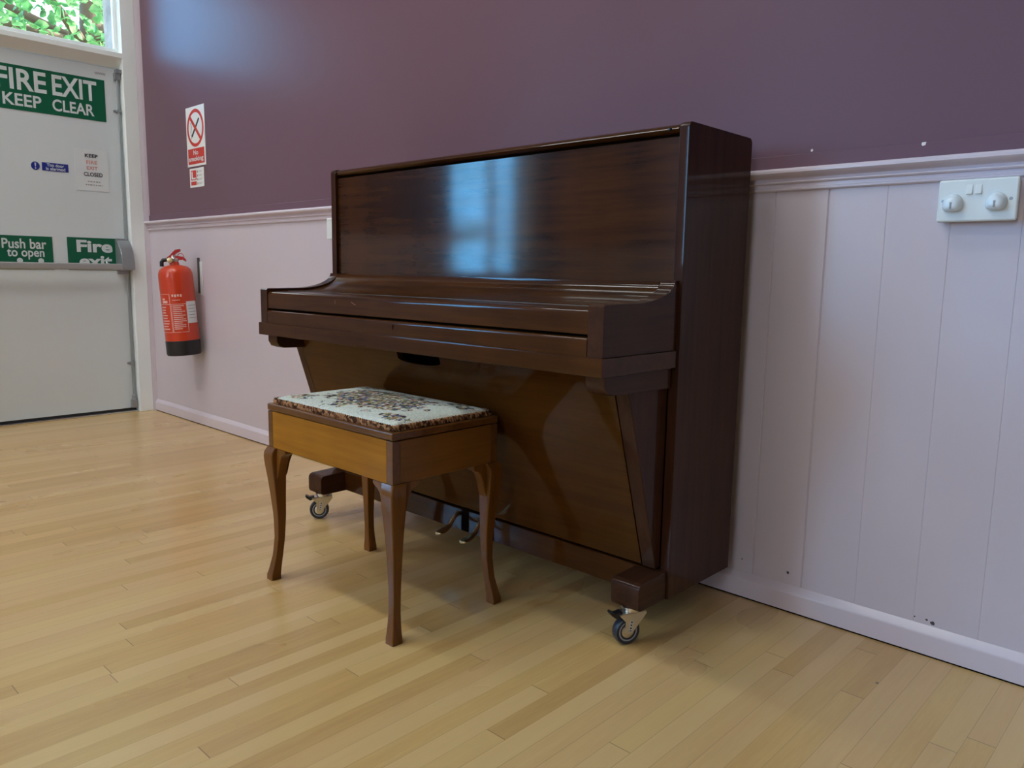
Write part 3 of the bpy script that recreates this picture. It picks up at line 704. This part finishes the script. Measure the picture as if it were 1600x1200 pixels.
# lid with moulded front edge
b = B(); b.prism([(PYF + 0.012, 1.150), (PYF + 0.003, 1.152), (PYF - 0.001, 1.158), (PYF + 0.002, 1.165), (PYF + 0.012, 1.1695), (PB - 0.012, 1.1695), (PB - 0.002, 1.165), (PB - 0.002, 1.150)], 'x', PL + TH + 0.001, PX - TH - 0.001)
lid = b.out('lid', M_PX, piano, smooth=50)
for x0 in (PL + TH + 0.012, PX - TH - 0.022):
    b = B(); b.lathe([(0.004, 0), (0.004, 0.006), (0.0025, 0.008)], (x0, PYF - 0.001, 1.158), (0, -1, 0), 14); b.out('lid_peg', M_BLACK, lid)
# upper panel
b = B(); b.box(PL + TH, PX - TH, PYF + 0.010, PYF + 0.028, 0.815, 1.1445, 0.0015, 1); b.out('upper_panel', M_PTOP, piano)
b = B(); b.box(PL + TH, PX - TH, PYF + 0.020, PB - 0.02, 1.1445, 1.150); b.out('lid_gap_shade', M_GAPSHADE, piano, smooth=None)  # black strip painted as the shade under the lid
# arms (cheeks)
INS = 0.0087; YA = -0.630; ZA, ZAB = 0.783, 0.6765
def cove(y_front, z_top, y_start, y_end, z_end, n=10):
    return [(y_start + (y_end - y_start) * math.sin(i * PI / 2 / n), z_top + (z_end - z_top) * (1 - math.cos(i * PI / 2 / n))) for i in range(n + 1)]
for x0, x1 in ((PL + INS, PL + INS + 0.040), (PX - INS - 0.040, PX - INS)):
    P = [(PYF, ZAB), (YA, ZAB), (YA, ZA - 0.004), (YA + 0.004, ZA)] + cove(YA, ZA + 0.001, -0.520, -0.372, 0.832) + [(PYF, 0.832)]
    b = B(); b.prism(P, 'x', x0, x1, 0.0018, 2); b.out('arm', M_PY, piano, smooth=40)
XA0, XA1 = PL + INS + 0.041, PX - INS - 0.041
# fallboard: front flap, hinge line and coved back
b = B()
P = [(YA + 0.012, 0.7225), (YA + 0.003, 0.7225), (YA + 0.003, 0.762)] + [(YA + 0.015 - 0.012 * math.cos(a), 0.762 + 0.012 * math.sin(a)) for a in [i * PI / 12 for i in range(1, 7)]] + [(-0.556, 0.7755), (-0.556, 0.765), (YA + 0.012, 0.765)]
b.prism(P, 'x', XA0, XA1); b.box(XA0, XA1, YA + 0.012, -0.556, 0.7225, 0.766); fb = b.out('fallboard', M_PX, piano, smooth=40)
b = B(); P = [(-0.554, 0.7655), (-0.554, 0.7760)] + cove(0, 0.7765, -0.520, -0.3725, 0.829) + [(PYF + 0.008, 0.829), (PYF + 0.008, 0.7655)]
b.prism(P, 'x', XA0, XA1); b.out('fallboard_back', M_PX, fb, smooth=40)
b = B(); b.tube([(XA0, -0.555, 0.7755), (XA1, -0.555, 0.7755)], 0.0015, 8); b.out('piano_hinge', M_HINGE, fb)
b = B(); b.box(XA0, XA1, YA + 0.022, YA + 0.06, 0.710, 0.725); b.out('key_gap_shade', M_GAPSHADE, piano, smooth=None)  # black strip painted as the shade below the fallboard
b = B(); P = [(YA + 0.030, 0.6765), (YA, 0.6765), (YA, 0.708)] + [(YA + 0.008 - 0.008 * math.cos(a), 0.708 + 0.008 * math.sin(a)) for a in [i * PI / 10 for i in range(1, 6)]] + [(YA + 0.030, 0.716)]
b.prism(P, 'x', XA0, XA1); ks = b.out('key_slip', M_PX, piano, smooth=40)
b = B(); b.lathe([(0.0032, 0), (0.0032, 0.0006)], (3.074, YA - 0.0001, 0.7025), (0, -1, 0), 14); b.box(3.0725, 3.0755, YA - 0.0007, YA, 0.6935, 0.7025); b.out('keyhole', M_GAPSHADE, ks, smooth=None)
for pts_ in ([(2.812, YA + 0.0027, 0.7590), (2.809, YA + 0.0027, 0.755), (2.811, YA + 0.0027, 0.750)], [(2.888, YA + 0.0027, 0.7570), (2.899, YA + 0.0027, 0.7525), (2.908, YA + 0.0027, 0.7500)]):
    b = B(); b.tube(pts_, 0.0005, 5); b.out('scratch', M_SCRATCH, fb, smooth=None)
# keybed
YK = YA - 0.006
b = B(); b.box(PL + INS - 0.006, PX - INS + 0.004, YK, PYF - 0.004, 0.638, 0.6765, 0.0022, 2); b.out('keybed', M_PX, piano, smooth=40)
# blocks under the keybed
for x0, x1 in ((PL + 0.015, PL + 0.070), (PX - 0.066, PX - 0.014)):
    b = B(); P = [(-0.612, 0.638), (-0.612, 0.617), (-0.603, 0.602), (-0.585, 0.596), (PYF - 0.006, 0.590), (PYF - 0.006, 0.638)]
    b.prism(P, 'x', x0, x1, 0.004, 2); b.out('keybed_block', M_PY, piano, smooth=40)
# sloping lower panel between two triangular brackets
TOPY, BOTY, BZ0, BZ1 = -0.512, -0.376, 0.165, 0.600
def slope(z): return BOTY + (TOPY - BOTY) * (z - BZ0) / (BZ1 - BZ0)
for x0, x1 in ((PL + 0.012, PL + 0.048), (PX - 0.062, PX - 0.026)):
    b = B(); b.prism([(slope(BZ1), BZ1), (PYF - 0.001, BZ1), (PYF - 0.001, BZ0), (slope(BZ0), BZ0)], 'x', x0, x1, 0.0015, 1); b.out('side_bracket', M_PZ, piano, smooth=40)
LX0, LX1 = PL + 0.0505, PX - 0.0645
b = B(); t = 0.018
XH0, XH1 = 2.945, 3.125
def panel_outline():
    zt = 0.634
    xh0, xh1, zh = XH0, XH1, 0.590
    P = [(LX0, BZ0 + 0.003), (LX1, BZ0 + 0.003), (LX1, zt), (xh1, zt), (xh1, 0.602)]
    P += [(xh1 - (xh1 - xh0) * (0.5 - 0.5 * math.cos(i * PI / 12)), 0.602 - (0.602 - zh) * math.sin(i * PI / 12)) for i in range(1, 12)]
    P += [(xh0, 0.602), (xh0, zt), (LX0, zt)]
    return P
out2 = panel_outline(); tm = bmesh.new()
lo = [tm.verts.new((px, slope(pz), pz)) for px, pz in out2]; hi = [tm.verts.new((px, slope(pz) + t, pz)) for px, pz in out2]
tm.faces.new(lo); tm.faces.new(hi[::-1])
for i in range(len(out2)): tm.faces.new((lo[i], hi[i], hi[(i + 1) % len(out2)], lo[(i + 1) % len(out2)]))
bmesh.ops.recalc_face_normals(tm, faces=tm.faces[:])
b._merge(tm); b.out('lower_panel', M_PLOW, piano, smooth=None)
b = B(); b.hexa([(PL + 0.03, PYF - 0.01 + 0.03, 0.17), (PX - 0.03, PYF + 0.02, 0.17), (PX - 0.03, PYF + 0.03, 0.17), (PL + 0.03, PYF + 0.03, 0.17),
                 (PL + 0.03, PYF - 0.07, 0.63), (PX - 0.03, PYF - 0.07, 0.63), (PX - 0.03, PYF - 0.06, 0.63), (PL + 0.03, PYF - 0.06, 0.63)]); b.out('void_shade', M_GAPSHADE, piano, smooth=None)  # black sheet, painted shade seen through the finger hole
# bottom rail, toe blocks
b = B(); b.box(PL + 0.03, PX - 0.03, -0.376, -0.30, 0.0945, 0.160, 0.002, 1); b.out('bottom_rail', M_PX, piano, smooth=40)
b = B(); b.box(PL + TH, PX - TH, -0.30, PB - 0.03, 0.0945, 0.112); b.out('bottom_board', M_PX, piano, smooth=None)
TOES = ((PL + 0.006, PL + 0.083), (PX - 0.083, PX - 0.005))
for x0, x1 in TOES:
    b = B(); P = [(PYF - 0.001, 0.092), (-0.458, 0.092)] + [(-0.458 - 0.014 * math.sin(a), 0.106 - 0.014 * math.cos(a)) for a in [i * PI / 8 for i in range(1, 5)]]
    P += [(-0.472, 0.142)] + [(-0.456 - 0.016 * math.cos(a), 0.142 + 0.016 * math.sin(a)) for a in [i * PI / 10 for i in range(1, 6)]] + [(PYF - 0.001, 0.160)]
    b.prism(P, 'x', x0, x1, 0.004, 2); b.out('toe_block', M_PY, piano, smooth=40)
# pedals
for xc in (3.060, 3.162):
    b = B(); rings = []
    for y, z, w, h in ((-0.372, 0.146, 0.006, 0.006), (-0.390, 0.148, 0.0075, 0.006), (-0.402, 0.138, 0.008, 0.0055), (-0.416, 0.122, 0.009, 0.005), (-0.432, 0.112, 0.012, 0.005), (-0.448, 0.108, 0.0155, 0.005), (-0.460, 0.107, 0.0145, 0.005), (-0.467, 0.106, 0.008, 0.0035)):
        rings.append([(xc + w * math.cos(a), y, z + h * math.sin(a)) for a in [i * PI / 8 for i in range(16)]])
    b.loft(rings); pd_ = b.out('pedal', M_BRASS, piano, smooth=60)
    b = B(); b.box(xc + 0.006, xc + 0.034, -0.3785, -0.374, 0.098, 0.159); b.out('pedal_slot', M_GAPSHADE, pd_, smooth=None)
# casters
def caster(xc, yc, nrm, visible=True):
    n = Vector((*nrm, 0)).normalized(); l = Vector((n.y, -n.x, 0))            # n: out of the wheel face, l: towards the brake lever
    if l.y > 0 and visible: l = -l
    R_ = 0.0325; base = Vector((xc, yc, 0)); up_ = Vector((0, 0, 1))
    wc = base + l * 0.012 + up_ * R_
    def P3(a, z, s): return base + l * a + up_ * z + n * s
    q = B()
    q.lathe([(0.024, 0.0), (0.024, 0.004)], base + up_ * 0.087, seg=24)
    q.lathe([(0.018, 0.0), (0.021, 0.004), (0.021, 0.010)], base + up_ * 0.077, seg=24)
    # fork: top cap and two cheeks
    fk = [(0.034, 0.072), (0.036, 0.077), (-0.030, 0.080), (-0.033, 0.074), (-0.012, 0.048), (0.004, 0.028), (0.012, 0.0245), (0.020, 0.028), (0.022, 0.040), (0.021, 0.058)]
    for s0, s1 in ((0.0125, 0.0150), (-0.0150, -0.0125)):
        q.loft([[P3(a, z, s0) for a, z in fk], [P3(a, z, s1) for a, z in fk]])
    q.loft([[P3(a, z, s) for a, z in ((0.036, 0.077), (-0.030, 0.080), (-0.030, 0.077), (0.036, 0.074))] for s in (-0.015, 0.015)])
    cs = q.out('caster', M_CHROME, piano, smooth=30)
    q = B(); q.lathe([(R_ - 0.018, -0.0098), (R_ - 0.0095, -0.0104), (R_ - 0.003, -0.0110), (R_ - 0.0005, -0.007), (R_, 0.0), (R_ - 0.0005, 0.007), (R_ - 0.003, 0.0110), (R_ - 0.0095, 0.0104), (R_ - 0.018, 0.0098)], wc, n, 40, False); q.out('tyre', M_TYRE, cs)
    q = B(); q.lathe([(R_ - 0.0125, -0.0106), (R_ - 0.0092, -0.0108), (R_ - 0.0092, 0.0108), (R_ - 0.0125, 0.0106)], wc, n, 40, False); q.out('rim_ring', M_HUBGREY, cs)
    q = B(); q.lathe([(0.004, -0.0118), (0.012, -0.0116), (0.0155, -0.0100), (0.0155, 0.0100), (0.012, 0.0116), (0.004, 0.0118)], wc, n, 40); q.out('hub', M_CHROME, cs)
    q = B(); q.lathe([(0.0, -0.018), (0.0045, -0.0172), (0.0045, 0.0172), (0.0, 0.018)], wc, n, 14); q.out('axle', M_CHROME, cs)
    q = B(); q.loft([[P3(a, z, s) for a, z in ((0.028, 0.071), (0.042, 0.066), (0.054, 0.075), (0.058, 0.082), (0.054, 0.084), (0.044, 0.078), (0.028, 0.081))] for s in (-0.009, 0.009)]); q.out('brake_lever', M_BLACK, cs, smooth=30)
    q = B(); st = [(0.006, 0.030), (0.013, 0.0320), (0.009, 0.060), (0.002, 0.058)]
    q.loft([[P3(a, z, s) for a, z in st] for s in (0.0151, 0.0155)]); q.out('sticker', M_WPAPER, cs, smooth=None)
    q = B()
    for k in range(4):
        f = k / 4 + 0.08
        def S_(u, v): return P3(0.006 + 0.007 * u - 0.004 * v, 0.030 + 0.002 * u + 0.028 * v, 0.0157)
        q.face([S_(0.2, f), S_(0.8, f), S_(0.8, f + 0.14), S_(0.2, f + 0.14)])
    q.out('sticker_print', M_SBLACK, cs, smooth=None)
    return cs
caster(3.708, -0.440, (0.90, -0.43))
caster(2.437, -0.440, (0.85, -0.53))
caster(PL + 0.05, PB - 0.06, (0.9, 0.3), False)
caster(PX - 0.32, PB - 0.06, (0.9, 0.3), False)

# ============================================================ PIANO STOOL
QX, QY, QA, QB_ = 3.332, -0.833, 0.536, 0.328
ZL, ZLB, ZBX = 0.490, 0.4715, 0.3720
stool = thing('piano_stool', (QX, QY, 0.0), 'brown wooden piano stool with floral tapestry seat on cabriole legs', 'stool')
x0, x1, y0, y1 = QX - QA, QX, QY, QY + QB_
T = 0.016
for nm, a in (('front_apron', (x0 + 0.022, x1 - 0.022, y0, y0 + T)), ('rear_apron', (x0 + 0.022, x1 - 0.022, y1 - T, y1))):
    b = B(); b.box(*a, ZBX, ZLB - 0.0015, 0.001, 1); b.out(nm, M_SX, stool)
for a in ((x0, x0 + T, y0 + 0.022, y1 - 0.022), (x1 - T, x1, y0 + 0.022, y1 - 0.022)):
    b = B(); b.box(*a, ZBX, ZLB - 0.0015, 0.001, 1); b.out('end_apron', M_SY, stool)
for xa, xb in ((x0, x0 + 0.022), (x1 - 0.022, x1)):
    for ya_, yb in ((y0, y0 + 0.022), (y1 - 0.022, y1)):
        b = B(); b.box(xa - 0.0003, xb + 0.0003, ya_ - 0.0003, yb + 0.0003, ZBX, ZLB - 0.0015, 0.002, 2); b.out('corner_post', M_SD, stool)
b = B(); b.box(x0 + 0.012, x1 - 0.012, y0 + 0.012, y1 - 0.012, ZBX + 0.004, ZBX + 0.010); b.out('bottom_board', M_SX, stool)
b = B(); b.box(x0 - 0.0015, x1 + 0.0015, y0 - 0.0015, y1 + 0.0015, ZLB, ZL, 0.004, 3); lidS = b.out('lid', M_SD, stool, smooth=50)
# upholstered pad, softly domed
def pad_ring(inset, z, rad, n=8):
    X0, X1, Y0, Y1 = x0 + inset, x1 - inset, y0 + inset, y1 - inset; P = []
    for (cx_, cy_, a0) in ((X1 - rad, Y1 - rad, 0), (X0 + rad, Y1 - rad, 90), (X0 + rad, Y0 + rad, 180), (X1 - rad, Y0 + rad, 270)):
        for k in range(n + 1):
            a = math.radians(a0 + 90 * k / n); P.append((cx_ + rad * math.cos(a), cy_ + rad * math.sin(a), z))
    return P
b = B(); b.loft([pad_ring(0.013, ZL - 0.002, 0.012), pad_ring(0.012, ZL + 0.008, 0.012), pad_ring(0.016, ZL + 0.014, 0.012), pad_ring(0.030, ZL + 0.019, 0.016), pad_ring(0.070, ZL + 0.024, 0.02), pad_ring(0.120, ZL + 0.026, 0.02)])
b.out('cushion', M_TAP, lidS, smooth=60)
# gimp braid round the pad: a wavy double cord
path = pad_ring(0.0105, ZL + 0.0065, 0.012, 6); path.append(path[0])
L = [Vector(p) for p in path]; dense = []
for a, c in zip(L, L[1:]):
    k = max(1, int((c - a).length / 0.0022))
    dense += [a.lerp(c, i / k) for i in range(k)]
b = B()
for ph in (0, PI):
    pts3 = []; dist = 0
    for i, p in enumerate(dense):
        d = (dense[(i + 1) % len(dense)] - p); tn = d.normalized(); nn = Vector((-tn.y, tn.x, 0)); dist += d.length
        w = math.sin(dist * 2 * PI / 0.017 + ph)
        pts3.append(p + nn * 0.0020 * math.cos(dist * 2 * PI / 0.017 + ph) + Vector((0, 0, 0.0055 * w)))
    b.tube(pts3, 0.0034, 6, closed=True)
b.out('braid_trim', M_BRAID, lidS, smooth=60)
# cabriole legs
def leg(cx_, cy_, sx, sy, top=0.3725):
    q = B()
    #            z     outward  half-width
    key = [(0.0, 0.012, 0.0145), (0.012, 0.012, 0.0145), (0.030, 0.007, 0.0125), (0.070, -0.001, 0.0105), (0.120, -0.005, 0.0108), (0.180, -0.004, 0.0128), (0.240, 0.001, 0.0158),
           (0.290, 0.006, 0.0190), (0.325, 0.0105, 0.0215), (0.350, 0.012, 0.0225), (0.364, 0.010, 0.0225), (top, 0.004, 0.0215)]
    rings = []
    N = 28; zs = [top * (i / N) for i in range(N + 1)] + []
    for z in zs:
        for (a, c) in zip(key, key[1:]):
            if a[0] <= z <= c[0] + 1e-9:
                f = (z - a[0]) / (c[0] - a[0]); f = f * f * (3 - 2 * f) if False else f
                o_, w = a[1] + (c[1] - a[1]) * f, a[2] + (c[2] - a[2]) * f; break
        # outer corner sits on the outward line; section grows inwards
        ox, oy = cx_ + sx * o_, cy_ + sy * o_
        r_ = 0.22 * w
        sec = []
        mx, my = ox - sx * w, oy - sy * w
        for (ax_, ay_) in ((1, 1), (-1, 1), (-1, -1), (1, -1)):
            base_a = math.atan2(ay_, ax_) - PI / 4
            for k in range(4):
                a = base_a + PI / 2 * k / 3
                sec.append((mx + ax_ * (w - r_) + r_ * math.cos(a), my + ay_ * (w - r_) + r_ * math.sin(a), z))
        rings.append(sec)
    q.loft(rings)
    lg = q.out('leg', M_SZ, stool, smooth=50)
    # knee brackets running along both aprons
    for axis in ('x', 'y'):
        e = B(); pr_ = [(0.034, top), (0.078, top), (0.078, top - 0.010), (0.070, top - 0.016), (0.062, top - 0.019), (0.054, top - 0.027), (0.046, top - 0.045), (0.038, top - 0.075), (0.030, top - 0.09)]
        w0, w1 = 0.002, 0.028
        if axis == 'x':
            pts_ = [(cx_ - sx * a, z) for a, z in pr_]; e.prism(pts_, 'y', min(cy_ - sy * w0, cy_ - sy * w1) , max(cy_ - sy * w0, cy_ - sy * w1), 0.002, 1)
        else:
            pts_ = [(cy_ - sy * a, z) for a, z in pr_]; e.prism(pts_, 'x', min(cx_ - sx * w0, cx_ - sx * w1), max(cx_ - sx * w0, cx_ - sx * w1), 0.002, 1)
        e.out('knee_bracket', M_SZ, lg, smooth=40)
for sx, sy in ((-1, -1), (1, -1), (1, 1), (-1, 1)):
    leg(x0 if sx < 0 else x1, y0 if sy < 0 else y1, sx, sy)

# ============================================================ TREES OUTSIDE
def tree(cx_, cy_, cz_, rad, n, label, seed):
    random.seed(seed)
    r = thing('leafy_tree', (cx_, cy_, -0.06), label, 'tree', 'trees outside the hall')
    q = B(); q.tube([(cx_, cy_, -0.06), (cx_ + 0.1, cy_, cz_ * 0.4), (cx_, cy_ + 0.1, cz_), (cx_, cy_, cz_ + rad * 0.6)], [0.22, 0.17, 0.12, 0.04], 12); q.out('trunk', M_BARK, r, smooth=60)
    for k in range(7):
        a = k * 2 * PI / 7 + random.random(); q = B(); d = Vector((math.cos(a), math.sin(a), random.uniform(-0.1, 0.6)))
        p = Vector((cx_, cy_, cz_ - rad * 0.3)); q.tube([p, p + d * rad * 0.4, p + d * rad * 0.85 + Vector((0, 0, 0.1))], [0.06, 0.04, 0.012], 7); q.out('branch', M_BARK, r, smooth=60)
    vs, fs = [], []
    for i in range(n):
        while True:
            p = Vector((random.uniform(-1, 1), random.uniform(-1, 1), random.uniform(-1, 1)))
            if 0.3 < p.length < 1: break
        p = Vector((cx_, cy_, cz_)) + p * rad * Vector((1, 1, 0.9)).length / 1.68
        ax_ = Vector((random.gauss(0, 1), random.gauss(0, 1), random.gauss(-0.5, 0.6))).normalized(); sd_ = ax_.orthogonal().normalized()
        sd_ = Matrix.Rotation(random.uniform(0, 2 * PI), 3, ax_) @ sd_; nm = ax_.cross(sd_); l_ = random.uniform(0.08, 0.16); w_ = l_ * random.uniform(0.26, 0.36)
        k = len(vs)
        vs += [p, p + ax_ * l_ * 0.35 + sd_ * w_ + nm * 0.012, p + ax_ * l_ * 0.75 + sd_ * w_ * 0.7 + nm * 0.01, p + ax_ * l_, p + ax_ * l_ * 0.75 - sd_ * w_ * 0.7 + nm * 0.01, p + ax_ * l_ * 0.35 - sd_ * w_ + nm * 0.012, p + ax_ * l_ * 0.5]
        fs += [(k, k + 1, k + 6), (k + 1, k + 2, k + 6), (k + 2, k + 3, k + 6), (k + 3, k + 4, k + 6), (k + 4, k + 5, k + 6), (k + 5, k, k + 6)]
    me = bpy.data.meshes.new('foliage'); o0 = org(r); me.from_pydata([v - o0 for v in vs], [], fs); me.materials.append(M_LEAF)
    o = bpy.data.objects.new('foliage', me); C.objects.link(o); o.parent = r; o['kind'] = 'stuff'
tree(-5.6, 1.6, 4.1, 2.3, 8000, 'leafy green tree outside, seen through the fanlight over the fire door', 11)
tree(-8.5, -10.5, 2.2, 2.4, 1800, 'leafy green tree outside the end window, seen only as a reflection', 12)
tree(-6.6, -3.4, 3.7, 1.9, 2600, 'unseen leafy green tree added left of the fire door to dim the wall sheen', 13)  # added out of view to shade the sky sheen on the plum wall
